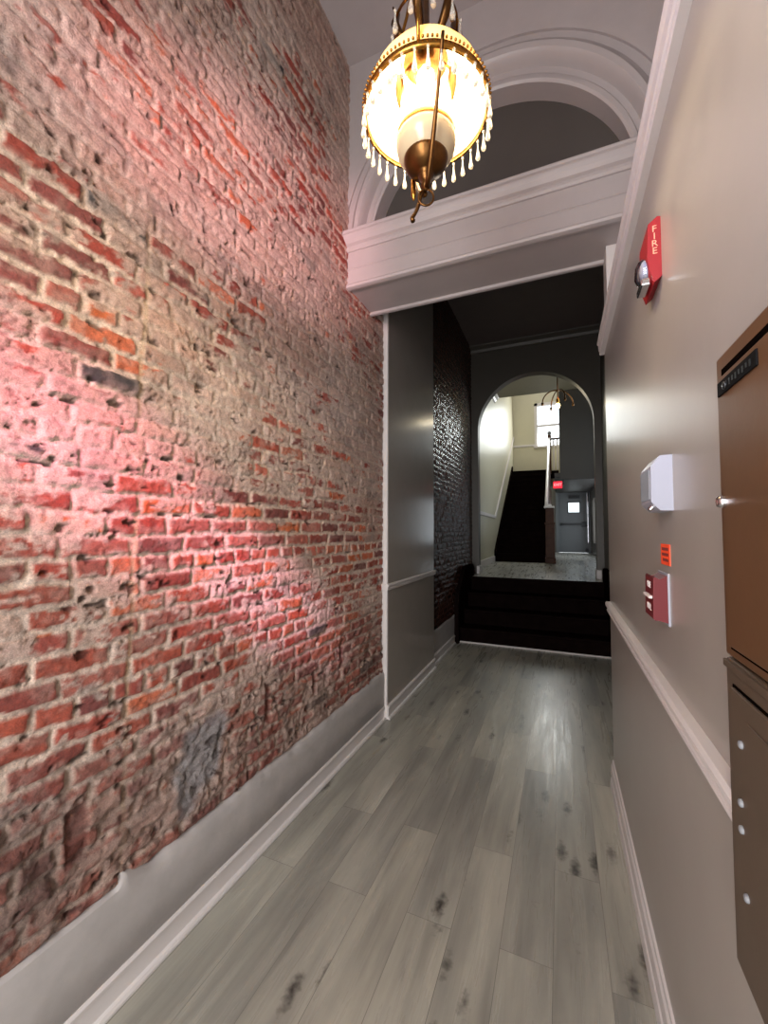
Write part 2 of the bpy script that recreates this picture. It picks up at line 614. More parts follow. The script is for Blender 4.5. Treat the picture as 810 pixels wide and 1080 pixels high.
    if dark:
        colr = L3(74, 42, 33) * (.3 + 1.6 * colr.mean(-1, keepdims=True)) * .8 + colr * .05  # same brick, its colour darkened for the unlit passage
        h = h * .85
    if not dark:
        h = h * (1 - sstep(.37, .33, Zg)) - .012 * sstep(.37, .33, Zg)
    X = np.full_like(Yg, x) + np.clip(h, -.03, .03)
    co = np.stack([X, Yg, Zg], -1).reshape(-1, 3)
    org = np.array([x, (y0 + y1) / 2, z0])
    co = co - org
    ii = np.arange(ny * nz).reshape(ny, nz)
    q = np.stack([ii[:-1, :-1], ii[1:, :-1], ii[1:, 1:], ii[:-1, 1:]], -1).reshape(-1, 4)
    me = bpy.data.meshes.new(name)
    me.vertices.add(len(co))
    me.vertices.foreach_set('co', co.astype(np.float32).ravel())
    me.loops.add(q.size)
    me.loops.foreach_set('vertex_index', q.ravel().astype(np.int32))
    me.polygons.add(len(q))
    me.polygons.foreach_set('loop_start', np.arange(0, q.size, 4, dtype=np.int32))
    me.polygons.foreach_set('loop_total', np.full(len(q), 4, dtype=np.int32))
    me.polygons.foreach_set('use_smooth', np.ones(len(q), dtype=bool))
    me.update(calc_edges=True)
    at = me.color_attributes.new('Col', 'FLOAT_COLOR', 'POINT')
    rgba = np.ones((len(co), 4), np.float32)
    rgba[:, :3] = np.clip(colr.reshape(-1, 3), 0, 1)
    at.data.foreach_set('color', rgba.ravel())
    me.materials.append(mat)
    o = bpy.data.objects.new(name, me)
    COL.objects.link(o)
    o.location = org
    return o


# ------------------------------------------------------------------ dimensions
XL = -1.335          # face of the brick wall
XR = .27             # face of the furred right wall
XR2 = .62            # old right wall above and beyond it
YB = -1.3            # entrance end
ZC = 4.81            # entrance ceiling
ZP = 4.62            # passage ceiling
YA = 2.45            # plane of the first arch and of the beam
YF = 6.9             # plane of the second arch
ZL = .80             # raised hall floor
CX = -.37            # common axis of both arches

# ------------------------------------------------------------------ shell
struct('floor', MB().box(-1.6, .75, YB - .15, 5.72, -.08, 0), M['floor'], 'grey wood plank floor of the entrance corridor', 'floor')
o = brick_wall('wall_left', XL, YB, 3.076, .28, ZC + .01, .0066, 11, M['brick'])
o['kind'] = 'structure'
tag(o, 'exposed red brick wall with plaster residue along the corridor', 'wall')
struct('wall_left_backing', MB().box(-1.62, XL - .035, YB - .15, 7.1, -.08, 5.0), M['paint_dark'], 'solid masonry behind the left brick faces', 'wall')

# plaster skim at the foot of the brick, ragged along its top
mb = MB()
ys = np.linspace(YB, 3.09, 240)
nz_ = fbm(ys * 5, ys * 0 + .5, 300, 5, .6)
prof = []
for i, y in enumerate(ys):
    top = .352 + .05 * (nz_[i] - .5) + (.045 if .935 < y < 1.05 else 0) * (1 - (y - .935) / .115) + .03 * max(0, (y - 2.2) / .9)
    if y < .93:
        top = .350 + .006 * (nz_[i] - .5)
        ledge = .002
    else:
        ledge = .020 + .018 * nz_[(i * 7) % 240]
    wv = .004 * (vnoise(np.array([y * 3.]), np.array([.3]), 77)[0] - .5)
    xf = XL + .022 + wv
    prof.append([(XL - .03, y, top + .004), (xf - ledge * .6, y, top), (xf - .001, y, top - ledge * .9), (xf + .002, y, top - .07), (xf, y, .22), (xf, y, .06), (XL - .03, y, .06)])
v = [p for r_ in prof for p in r_]
n = 7
f = [(i * n + k, (i + 1) * n + k, (i + 1) * n + k + 1, i * n + k + 1) for i in range(len(prof) - 1) for k in range(n - 1)]
mb.add(v, f, True)
struct('trim_1', mb, M['plaster'], 'ragged grey plaster band along the foot of the near brick wall', 'trim')


def base_profile(x, s, h=.105, t=.014):
    """baseboard with a bead on top and a shoe; s = +1 when it projects to +x"""
    t = t + 0
    P = [(0, 0), (t + .016, 0), (t + .016, .008), (t + .011, .017), (t + .002, .02), (t, .021), (t, h - .022), (t + .006, h - .018), (t + .007, h - .008), (t + .002, h), (0, h + .002)]
    return [(x + s * a, z) for a, z in P]


struct('baseboard_left', MB().extr(base_profile(XL + .010, 1), 'y', YB, 3.085), M['trim'], 'white baseboard below the near brick wall', 'baseboard')

# pilaster like grey wall section past the brick
struct('wall_left_panel', MB().box(-1.62, -1.293, 3.10, 4.425, 0, ZP + .05), M['satin'], 'grey painted wall section between two brick stretches', 'wall')
mb = MB()
zz = np.linspace(0, ZP, 60)
jn = fbm(zz * 6, zz * 0 + .2, 410, 4)
v, f = [], []
for i, z in enumerate(zz):
    xe = -1.352 - .008 * (jn[i] - .5)
    v += [(xe, 3.10, z), (xe, 3.080, z), (-1.297, 3.082, z), (-1.291, 3.086, z), (-1.2905, 3.104, z)]
for i in range(59):
    for k in range(4):
        f.append((i * 5 + k, i * 5 + k + 1, i * 5 + 6 + k, i * 5 + 5 + k))
mb.add(v, f)
struct('trim_2', mb, M['trim'], 'upright white edge strip where brick meets the grey wall', 'trim')


def rail_profile(x, s, z0, z1, t=.026):
    h = z1 - z0
    P = [(0, 0), (t * .45, .0), (t * .5, h * .12), (t * .72, h * .2), (t * .72, h * .36), (t * .5, h * .42), (t * .55, h * .56), (t * .95, h * .66), (t, h * .86), (t * .8, h), (0, h)]
    return [(x + s * a, z0 + b) for a, b in P]


mb = MB().extr(rail_profile(-1.293, 1, 1.020, 1.072), 'y', 3.062, 4.44)
mb.box(-1.345, -1.290, 3.058, 3.09, 1.022, 1.070, .004)
struct('trim_3', mb, M['trim'], 'white chair rail on the grey wall section at left', 'trim')
struct('baseboard_left_panel', MB().extr(base_profile(-1.293, 1), 'y', 3.085, 4.43), M['trim'], 'white baseboard below the grey wall section', 'baseboard')

# recessed second brick stretch
o = brick_wall('wall_left_recess', -1.355, 4.42, YF + .02, .25, ZP + .02, .0125, 53, M['brick_shaded'], True)
o['kind'] = 'structure'
tag(o, 'shade-darkened varnished brick wall beyond the grey wall section', 'wall')
mb = MB()
v, f = [], []
ys = np.linspace(4.42, 5.62, 40)
for i, y in enumerate(ys):
    t = .355 + .02 * (vnoise(np.array([y * 9.]), np.array([.7]), 3)[0] - .5) + .02 * max(0, y - 5.4)
    v += [(-1.38, y, t + .006), (-1.338, y, t), (-1.330, y, t - .015), (-1.332, y, .05)]
for i in range(39):
    for k in range(3):
        f.append((i * 4 + k, i * 4 + 4 + k, i * 4 + 5 + k, i * 4 + k + 1))
mb.add(v, f)
struct('trim_4', mb, M['plaster'], 'grey plaster band below the shaded brick beside the black steps', 'trim')
struct('baseboard_left_recess', MB().extr(base_profile(-1.332, 1), 'y', 4.425, 5.60), M['trim'], 'white baseboard below the shaded brick stretch', 'baseboard')

# right side: furred lower wall, old wall above and beyond
struct('wall_right', MB().box(XR, XR2 + .01, YB, 2.82, 0, 2.63), M['paint'], 'smooth greige wall on the right with the alarm devices', 'wall')
struct('wall_right_upper', MB().box(XR2, XR2 + .15, YB - .15, 2.85, 2.5, ZC + .05), M['ceil'], 'upper wall set back above the right wall cap', 'wall')
struct('trim_5', MB().extr([(XR + .02, 2.60), (.247, 2.60), (.2445, 2.606), (.2445, 2.622), (.240, 2.628), (.238, 2.66), (.232, 2.668), (.231, 2.676), (.236, 2.686), (XR + .06, 2.70), (XR + .06, 2.62)], 'y', YB, 2.845), M['trim'], 'white moulded cap along the top of the right wall', 'trim')
struct('trim_6', MB().extr(rail_profile(XR, -1, 1.016, 1.084, .028), 'y', .832, 2.80), M['trim'], 'white moulded chair rail on the right wall', 'trim')
P = [(0, 0), (.020, 0), (.020, .012), (.017, .05), (.012, .056), (.011, .062), (.015, .07), (.014, .125), (.008, .135), (.007, .15), (0, .156)]
struct('baseboard_right', MB().extr([(XR - a, z) for a, z in P], 'y', YB, 2.822), M['trim'], 'white stepped baseboard of the right wall', 'baseboard')
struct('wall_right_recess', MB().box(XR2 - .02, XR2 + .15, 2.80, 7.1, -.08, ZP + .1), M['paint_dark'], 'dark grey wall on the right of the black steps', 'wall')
struct('trim_7', MB().box(.276, XR2, 2.68, 2.84, 2.62, 3.2), M['trim'], 'short white pier under the right end of the beam', 'trim')
struct('wall_right_return', MB().box(XR + .01, XR2, 2.70, 2.845, 0, 2.66), M['paint'], 'end of the right wall beneath the beam', 'wall')

# ceilings and entrance end
struct('ceiling', MB().box(-1.62, XR2 + .15, YB - .15, YA + .3, ZC, ZC + .1), M['ceil'], 'tall lilac grey ceiling over the entrance', 'ceiling')
struct('ceiling_passage', MB().box(-1.62, XR2 + .15, YA + .1, YF + .1, ZP, ZP + .1), M['ceil_shaded'], 'dim ceiling of the passage beyond the beam', 'ceiling')
mb = MB()
mb.box(-1.6, -1.0, YB - .15, YB, 0, ZC).box(-.05, XR2, YB - .15, YB, 0, ZC).box(-1.0, -.05, YB - .15, YB, 3.4, ZC)
struct('wall_entrance', mb, M['paint'], 'wall around the entrance doorway', 'wall')

# ------------------------------------------------------------------ first arch with beam
def arch_pts(cx, cz, r, n=64):
    return [(cx + r * math.cos(PI - PI * k / n), cz + r * math.sin(PI - PI * k / n)) for k in range(n + 1)]


def arch_wall(cx, cz, r, x0, x1, z0, z1, y0, y1, n=64):
    """wall between two planes with a round headed opening"""
    mb = MB()
    A = [(cx - r, z0)] + arch_pts(cx, cz, r, n) + [(cx + r, z0)]
    O = []
    for (x, z) in A:
        dx, dz = x - cx, z - cz
        if z <= cz + 1e-6 and z == z0:
            O.append((x0 if dx < 0 else x1, z0))
            continue
        tt = []
        if dx < -1e-6: tt.append((x0 - cx) / dx)
        if dx > 1e-6: tt.append((x1 - cx) / dx)
        if dz > 1e-6: tt.append((z1 - cz) / dz)
        t = min(tt)
        O.append((cx + dx * t, cz + dz * t))
    m = len(A)
    # corners so that no area is lost
    for y in (y0, y1):
        v = [(x, y, z) for x, z in A] + [(x, y, z) for x, z in O]
        f = [(i, i + 1, m + i + 1, m + i) for i in range(m - 1)]
        mb.add(v, f)
        for i in range(m - 1):
            a, b = O[i], O[i + 1]
            if abs(a[0] - b[0]) > 1e-6 and abs(a[1] - b[1]) > 1e-6:
                c = (x0, z1) if a[0] < cx else (x1, z1)
                mb.add([(a[0], y, a[1]), (b[0], y, b[1]), (c[0], y, c[1])], [(0, 1, 2)])
    v = [(x, y0, z) for x, z in A] + [(x, y1, z) for x, z in A]
    mb.add(v, [(i, m + i, m + i + 1, i + 1) for i in range(m - 1)], False)
    return mb


struct('wall_arch', arch_wall(CX, 3.385, .775, -1.40, XR2 + .05, 3.2, ZC + .02, YA + .006, YA + .16), M['ceil'], 'lilac grey wall around the arched lunette above the beam', 'wall')
# arch mouldings: profile of (radius, projection, centre height)
prof = [(.772, .10, 3.385), (.770, -.030, 3.385), (.780, -.040, 3.388), (.800, -.036, 3.40), (.806, -.022, 3.41), (.810, .012, 3.42), (.820, .03, 3.43), (.834, .02, 3.44), (.842, -.014, 3.45),
        (.848, -.050, 3.455), (.858, -.066, 3.465), (.885, -.066, 3.475), (.893, -.046, 3.48), (.915, -.030, 3.495), (.924, -.018, 3.50), (.928, .012, 3.50)]
mb = MB()
n = 72
v, f = [], []
for k in range(n + 1):
    a = PI * k / n
    for r_, d, cz in prof:
        v.append((CX + r_ * math.cos(a), YA + d, max(3.546, cz + r_ * math.sin(a))))
for k in range(n):
    for i in range(len(prof) - 1):
        w_ = len(prof)
        f.append((k * w_ + i, k * w_ + i + 1, (k + 1) * w_ + i + 1, (k + 1) * w_ + i))
mb.add(v, f, True)
o = struct('trim_8', mb, M['trim_falloff'], 'moulded round arch trim framing the lunette', 'trim')
md = o.modifiers.new('split', 'EDGE_SPLIT')
md.split_angle = math.radians(38)
# faint outer band
mb = MB()
v, f = [], []
for k in range(n + 1):
    a = PI * k / n
    for r_, d in ((.985, .01), (.985, -.008), (1.03, -.008), (1.034, .01)):
        v.append((min(XR2, max(XL - .02, CX + r_ * math.cos(a))), YA + d, max(3.546, 3.50 + r_ * math.sin(a))))
for k in range(n):
    for i in range(3):
        f.append((k * 4 + i, k * 4 + i + 1, (k + 1) * 4 + i + 1, (k + 1) * 4 + i))
mb.add(v, f)
struct('trim_9', mb, M['ceil'], 'faint flat outer band around the arch trim', 'trim')
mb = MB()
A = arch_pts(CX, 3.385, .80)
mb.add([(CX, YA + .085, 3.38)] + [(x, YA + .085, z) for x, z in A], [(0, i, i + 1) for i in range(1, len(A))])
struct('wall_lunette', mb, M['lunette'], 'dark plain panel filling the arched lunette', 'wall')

# beam under the arch
xa, xb = -1.36, XR2
mb = MB()
front = [(YA, 3.547), (YA - .070, 3.547), (YA - .074, 3.540), (YA - .070, 3.527), (YA - .060, 3.521), (YA - .058, 3.512), (YA - .050, 3.492), (YA - .036, 3.472), (YA - .020, 3.462), (YA - .018, 3.448), (YA - .012, 3.440), (YA - .010, 3.434),
         (YA, 3.432), (YA, 3.316), (YA + .008, 3.311), (YA + .008, 3.305), (YA, 3.300), (YA, 3.210), (YA - .014, 3.204), (YA - .018, 3.192), (YA - .012, 3.180), (YA, 3.176), (YA + .012, 3.174), (YA + .03, 3.176), (YA + .035, 3.190),
         (YA + .36, 3.190), (YA + .365, 3.176), (YA + .375, 3.172), (YA + .39, 3.172), (YA + .40, 3.180), (YA + .40, 3.545), (YA + .15, 3.548), (YA + .02, 3.548)]
mb.extr(front, 'x', xa, xb)
struct('beam', mb, M['trim_falloff'], 'white boxed beam with moulded cornice under the lunette', 'beam')
struct('wall_over_beam', MB().box(-1.40, XR2 + .05, YA + .14, YA + .39, 3.54, ZC), M['ceil_shaded'], 'back of the arched wall above the beam', 'wall')

# ------------------------------------------------------------------ second arch, black steps
RA, ZS = .872, 3.19
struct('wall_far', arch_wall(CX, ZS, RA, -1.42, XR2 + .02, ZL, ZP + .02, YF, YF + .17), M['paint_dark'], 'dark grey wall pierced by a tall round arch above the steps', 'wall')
struct('trim_10', MB().extr([(YF, ZP), (YF - .10, ZP), (YF - .095, ZP - .02), (YF - .04, ZP - .06), (YF - .02, ZP - .10), (YF, ZP - .11)], 'x', -1.36, XR2 - .02), M['paint_dark'], 'dim cornice along the top of the arched wall', 'trim')
st = thing('front_steps', (-.38, 5.6, 0), 'broad black painted steps with a white strip at the foot', 'steps')
for k in range(4):
    y = 5.60 + .27 * k
    z = ZL * (k + 1) / 4
    if k < 3:
        MB().box(-1.30, .585, y - .025, y + .27, z - .032, z, .008).build('tread', M['black'], st)
    MB().box(-1.30, .585, y, y + .02, max(0, z - .235), z - .028).build('riser', M['black'], st)
MB().box(-1.30, .585, 5.60 + .81 - .03, 5.60 + .86, ZL - .034, ZL + .002, .008).build('nosing', M['black'], st)
MB().box(-1.31, .59, 5.58, 5.60, 0, .018, .004).build('kick_strip', M['trim'], st)['label'] = 'thin white strip'
for (a, b) in ((-1.322, -1.268), (.545, .597)):
    MB().extr([(5.50, 0), (5.50, .52), (5.56, .66), (5.86, .90), (6.02, .985), (6.56, .985), (6.60, .95), (6.60, .4), (5.9, 0)], 'x', a, b).build('stringer', M['black'], st)

# raised hall
struct('floor_hall', MB().box(-1.6, 1.1, 6.42, 15.2, ZL - .15, ZL), M['floor'], 'grey plank floor of the raised stair hall', 'floor')
mb = MB()
mb.box(-1.272, CX - RA + .012, YF - .03, YF + .2, ZL, ZL + .13, .006)
struct('baseboard_arch_left', mb, M['trim'], 'white plinth at the left foot of the far arch', 'baseboard')
mb = MB()
mb.box(CX + RA - .012, .56, YF - .03, YF + .2, ZL, ZL + .13, .006)
struct('baseboard_arch_right', mb, M['trim'], 'white plinth at the right foot of the far arch', 'baseboard')

XH = -1.42
ZT = 7.2
YW = 14.5
struct('wall_hall_left', MB().box(XH - .15, XH, YF + .1, YW + .1, ZL - .1, ZT), M['cream'], 'pale wall rising beside the far staircase', 'wall')
mb = MB()
wx0, wx1, wz0, wz1 = -.66, .12, 4.33, 5.72
mb.box(XH, wx0, YW, YW + .15, ZL, ZT).box(wx1, 1.1, YW, YW + .15, 2.9, ZT).box(wx0, -.25, YW, YW + .15, ZL, wz0).box(-.25, wx1, YW, YW + .15, 3.0, wz0).box(wx0, wx1, YW, YW + .15, wz1, ZT)
struct('wall_hall_back', mb, M['cream'], 'cream back wall of the stairwell around the window', 'wall')
w = thing('window_1', (-.27, YW, wz0), 'tall white sash window glowing at the top of the stairwell', 'window')
w['kind'] = 'structure'
mb = MB()
mb.box(wx0 - .07, wx0 + .02, YW - .025, YW + .1, wz0 - .02, wz1 + .07).box(wx1 - .02, wx1 + .07, YW - .025, YW + .1, wz0 - .02, wz1 + .07)
mb.box(wx0 - .07, wx1 + .07, YW - .025, YW + .1, wz1 - .02, wz1 + .07).box(wx0 - .1, wx1 + .1, YW - .06, YW + .1, wz0 - .05, wz0)
mb.build('window_frame', M['trim'], w)
MB().box(wx0, wx1, YW + .02, YW + .06, (wz0 + wz1) / 2 - .03, (wz0 + wz1) / 2 + .03, .005).build('meeting_rail', M['trim'], w)
MB().box(wx0, wx1, YW + .04, YW + .045, wz0, wz1).build('pane', M['pane'], w)
struct('trim_11', MB().extr([(YW, 4.34), (YW - .02, 4.345), (YW - .03, 4.38), (YW - .025, 4.41), (YW, 4.415)], 'x', XH, wx0 - .07), M['trim'], 'white chair rail beside the stairwell window', 'trim')

YO = 10.15   # edge of the stairwell opening
struct('ceiling_hall', MB().box(-1.6, 1.1, YF + .1, YO, 4.74, 4.86), M['ceil_hall'], 'hall ceiling ending at the stairwell opening', 'ceiling')
struct('ceiling_stairwell', MB().box(-1.6, 1.1, YO - .1, YW + .1, ZT, ZT + .1), M['ceil'], 'high ceiling over the stairwell', 'ceiling')
struct('wall_stairwell_front', MB().box(-1.6, 1.1, YO - .12, YO, 4.84, ZT), M['cream'], 'upper wall on the near edge of the stairwell opening', 'wall')
struct('trim_12', MB().extr([(XH, 4.74), (XH, 4.62), (XH + .03, 4.64), (XH + .05, 4.69), (XH + .10, 4.72), (XH + .11, 4.74)], 'y', YF + .17, YO), M['trim'], 'short white cornice above the far chair rail', 'trim')
YD = 10.6
mb = MB().box(.02, 1.05, YD, YD + .14, 2.73, ZT)
struct('wall_hall_header', mb, M['header'], 'dark wall above the low way to the exit door', 'wall')
struct('ceiling_exit', MB().box(-.1, 1.05, YD + .02, 15.1, 2.80, 2.9), M['header'], 'low ceiling before the exit door', 'ceiling')
mb = MB()
mb.box(.95, 1.1, YF + .1, 8.1, ZL, 4.8).box(.95, 1.1, 10.1, 11.3, ZL, 4.8).box(.95, 1.1, 8.1, 10.1, ZL, 2.7).box(.95, 1.1, 8.1, 10.1, 4.6, 4.8).box(.95, 1.1, 14.3, 15.2, ZL, 4.8).box(.95, 1.1, 11.3, 14.3, 2.5, 4.8).box(.95, 1.1, 11.3, 14.3, ZL, ZL + .35).box(.95, 1.1, YD, YW + .1, 4.7, ZT)
struct('wall_hall_right', mb, M['paint_dark'], 'right hall wall with a side opening near the exit door', 'wall')
struct('wall_stairwell_right', MB().box(.02, .1, YD + .1, YW, 2.9, 4.25), M['cream'], 'low wall on the right of the upper landing', 'wall')

w2 = thing('window_2', (.95, 9.1, 2.7), 'side window in the right wall of the stair hall', 'window')
w2['kind'] = 'structure'
mb = MB()
mb.box(.93, 1.05, 8.02, 8.12, 2.62, 4.68).box(.93, 1.05, 10.08, 10.18, 2.62, 4.68).box(.93, 1.05, 8.12, 10.08, 4.58, 4.68).box(.91, 1.05, 8.0, 10.2, 2.62, 2.72).box(.96, 1.0, 8.12, 10.08, 3.62, 3.68).box(.96, 1.0, 9.07, 9.13, 2.72, 4.58)
mb.build('window_frame', M['trim'], w2)
MB().box(.985, .99, 8.12, 10.08, 2.72, 4.58).build('pane', M['pane'], w2)

# chair rail and baseboard on the stair hall wall, level and then climbing
def slope_bar(x0, x1, pts, h, name, mat, label, cat, bev=0):
    mb = MB()
    for (ya, za), (yb, zb) in zip(pts[:-1], pts[1:]):
        v = [(x, y, z) for x in (x0, x1) for (y, z) in ((ya, za), (yb, zb), (yb, zb + h), (ya, za + h))]
        mb.add(v, [(0, 1, 2, 3), (7, 6, 5, 4), (0, 4, 5, 1), (3, 2, 6, 7), (0, 3, 7, 4), (1, 5, 6, 2)])
    return struct(name, mb, mat, label, cat)


slope_bar(XH - .01, XH + .03, [(YF + .17, 1.83), (10.02, 1.81), (YW, 4.66)], .065, 'trim_13', M['trim'], 'white rail climbing the wall beside the far staircase', 'trim')
slope_bar(XH - .01, XH + .022, [(YF + .17, ZL), (9.86, ZL)], .13, 'baseboard_hall_left', M['trim'], 'white baseboard left of the far staircase', 'baseboard')

# ------------------------------------------------------------------ far staircase
fs = thing('staircase', (-.85, 9.88, ZL), 'dark straight staircase with brown newel and pale handrail climbing to the bright window', 'staircase')
NS, RUN = 14, .288
RISE = (3.42 - ZL) / NS
for k in range(NS):
    y = 9.88 + RUN * k
    z = ZL + RISE * (k + 1)
    MB().box(XH + .03, -.30, y - .025, y + RUN + .02, z - .03, z, .006).build('tread', M['black'], fs)
    MB().box(XH + .03, -.30, y, y + .018, max(ZL, z - RISE - .03), z - .02).build('riser', M['black'], fs)
ye = 9.88 + RUN * NS
MB().extr([(9.86, ZL), (9.86, ZL + .26), (ye, 3.42 + .2), (ye + .1, 3.42 + .2), (ye + .1, 3.1), (10.3, ZL)], 'x', XH + .002, XH + .035).build('skirt_board', M['black'], fs)
MB().extr([(9.86, ZL), (9.86, ZL + .26), (ye, 3.42 + .12), (YW - .01, 3.54), (YW - .01, ZL)], 'x', -.30, -.24).build('spandrel', M['brownwood'], fs)
MB().box(XH + .002, -.0, ye - .01, YW - .002, 3.24, 3.42).build('landing', M['black'], fs)
# railing: newel, climbing handrail, balusters, top post with landing guard
rl = fs
nw = MB()
nw.box(-.31, -.09, 9.72, 9.92, ZL, ZL + .12, .008).box(-.295, -.105, 9.735, 9.905, ZL + .12, 1.66, .006).box(-.31, -.09, 9.72, 9.92, 1.66, 1.70, .006).box(-.285, -.115, 9.745, 9.895, 1.70, 2.02, .006)
nw.build('newel', M['brownwood'], rl)
MB().box(-.32, -.10, 9.71, 9.93, 2.02, 2.06, .008).lathe([(0, .05), (.04, .045), (.055, .02), (.05, 0)], (-.21, 9.82, 2.06), 20).build('newel_cap', M['trim'], rl)
mb = MB()
hp = [(-.27, 9.82, 2.06), (-.27, 10.1, 2.2), (-.27, 13.75, 4.42)]
mb.tube(hp, .038, 10)
mb.build('handrail', M['trim'], rl)
for k in range(12):
    y = 10.2 + .3 * k
    z0 = ZL + .26 + (y - 9.86) / (ye - 9.86) * (3.54 - ZL - .26)
    z1 = 2.2 + (y - 10.1) / 3.65 * 2.22 - .02
    MB().lathe([(.014, 0), (.02, .1), (.012, .25), (.018, .5), (.011, (z1 - z0) * .9), (.014, z1 - z0)], (-.27, y, z0), 8).build('baluster', M['brownwood'], rl)
MB().box(-.31, -.21, 13.72, 13.82, 3.3, 4.52, .006).build('top_post', M['brownwood'], rl)
MB().lathe([(.0, .13), (.04, .12), (.062, .07), (.05, .03), (.03, .01), (.05, 0)], (-.26, 13.77, 4.52), 16).build('ball_finial', M['grille'], rl)
MB().tube([(-.26, 13.77, 4.40), (.05, 13.77, 4.40)], .03, 8).build('guard_rail', M['brownwood'], rl)
for x in (-.14, -.03):
    MB().lathe([(.022, 0), (.03, .1), (.02, .3), (.026, .6), (.02, .96)], (x, 13.77, 3.42), 8).build('baluster', M['trim'], rl)

# ------------------------------------------------------------------ exit door
YX = 15.0
struct('wall_exit', MB().box(-.4, -.10, YX, YX + .15, ZL, 3.4).box(.88, 1.1, YX, YX + .15, ZL, 2.95).box(-.10, .88, YX, YX + .15, 2.90, 3.0), M['paint_dark'], 'dark wall around the grey exit door', 'wall')
dr = thing('door_1', (.39, YX, ZL), 'grey steel exit door with small lit glass and push bar', 'door')
dr['kind'] = 'structure'
mb = MB()
mb.box(-.12, -.03, YX - .04, YX + .08, ZL, 2.94).box(.84, .92, YX - .04, YX + .08, ZL, 2.94).box(-.12, .92, YX - .04, YX + .08, 2.84, 2.94)
mb.build('door_frame', M['steel'], dr)
mb = MB()
g0, g1, h0, h1 = .27, .60, 2.14, 2.46
mb.box(-.03, g0, YX, YX + .045, ZL + .01, 2.84).box(g1, .84, YX, YX + .045, ZL + .01, 2.84).box(g0, g1, YX, YX + .045, ZL + .01, h0).box(g0, g1, YX, YX + .045, h1, 2.84)
mb.build('door_leaf', M['steel'], dr)
MB().box(g0, g1, YX + .02, YX + .028, h0, h1).build('glass', M['lightglass'], dr)['label'] = 'small square glass with added daylight glow'
mb = MB()
mb.box(g0 - .03, g0, YX - .012, YX, h0 - .03, h1 + .03).box(g1, g1 + .03, YX - .012, YX, h0 - .03, h1 + .03).box(g0, g1, YX - .012, YX, h0 - .03, h0).box(g0, g1, YX - .012, YX, h1, h1 + .03)
mb.build('glass_bead', M['dsteel'], dr)
MB().box(.02, .80, YX - .085, YX - .05, 1.71, 1.78, .008).box(.02, .07, YX - .06, YX, 1.70, 1.79).box(.66, .82, YX - .075, YX, 1.66, 1.83, .008).build('push_bar', M['dsteel'], dr)['label'] = 'dark horizontal push bar'
MB().box(.28, .62, YX - .07, YX - .002, 2.60, 2.70, .008).build('closer', M['dsteel'], dr)
MB().box(.76, .84, YX - .10, YX - .002, ZL + .02, ZL + .16, .01).build('floor_stop', M['dsteel'], dr)
struct('trim_14', MB().lathe([(.028, 0), (.028, 1.6)], (.83, 14.6, ZL + .35), 12), M['chrome'], 'slim bright pipe beside the exit door', 'pipe')

ex = thing('exit_sign', (-.02, 10.45, 2.52), 'small glowing red exit sign left of the dark header wall', 'exit sign')
MB().box(-.125, .065, 10.43, 10.47, 2.52, 2.675, .006).build('lit_panel', M['exitred'], ex)
MB().box(-.07, .10, 10.47, 10.61, 2.60, 2.73, .006).build('bracket', M['dsteel'], ex)
text('lettering', 'EXIT', .085, M['exitltr'], ex, (Vector((1, 0, 0)), Vector((0, 0, 1)), Vector((0, -1, 0))), (-.03, 10.428, 2.597))

# hall pendant
hl = thing('hall_pendant', (0, 8.5, 4.74), 'small hall pendant with four curved arms and a lit bulb', 'pendant lamp')
MB().lathe([(0, 0), (.06, 0), (.055, -.02), (.02, -.035), (0, -.035)], (0, 8.5, 4.74), 20).build('canopy', M['dbrass'], hl)
MB().tube([(0, 8.5, 4.71), (0, 8.5, 4.03)], .012, 8).build('rod', M['dbrass'], hl)
for k in range(4):
    a = PI / 4 * .55 + PI / 2 * k
    pts = []
    for j in range(13):
        t = j / 12
        r_ = .30 * math.sin(t * PI / 2)
        z = 3.96 + .27 * math.cos(t * PI / 2)
        pts.append((r_ * math.cos(a), 8.5 + r_ * math.sin(a), z))
    MB().tube(pts, .012, 8).lathe([(.012, 0), (.024, .015), (.02, -.03), (0, -.045)], pts[-1], 10).build('arm', M['dbrass'], hl)
MB().lathe([(.03, .09), (.035, .03), (.025, 0)], (0, 8.5, 3.97), 14).build('socket', M['brass'], hl)
MB().lathe([(.018, .055), (.03, .04), (.045, 0), (.035, -.035), (0, -.05)], (0, 8.5, 3.925), 18).build('bulb', M['bulb2'], hl)

# ------------------------------------------------------------------ hanging lamp near the camera
LX, LY, LZ = -.335, 1.078, 2.69
lp = thing('hanging_lamp', (LX, LY, ZC), 'ornate brass hanging lamp with opal dome shade and crystal drops', 'hanging lamp')
c0 = (LX, LY, LZ)
sh = MB()
outer = [(.172, .004), (.1715, .02), (.166, .045), (.154, .075), (.136, .102), (.112, .126), (.088, .142), (.072, .150), (.066, .162)]
inner = [(.063, .160), (.070, .146), (.086, .138), (.109, .122), (.132, .098), (.150, .072), (.162, .043), (.1675, .02), (.168, .004)]
sh.lathe(outer + inner + [outer[0]], c0, 56)
sh.build('shade', M['shade'], lp)
rm = MB()
rm.lathe([(.170, -.006), (.177, -.006), (.180, -.002), (.178, .003), (.179, .009), (.176, .012), (.171, .010), (.170, -.006)], c0, 64)
for k in range(96):
    a = 2 * PI * k / 96
    p = (LX + .180 * math.cos(a), LY + .180 * math.sin(a), LZ + .0145)
    rm.lathe([(0, -.003), (.003, -.002), (.0038, 0), (.003, .003), (0, .0042)], p, 6)
rm.build('rim_band', M['brass'], lp)
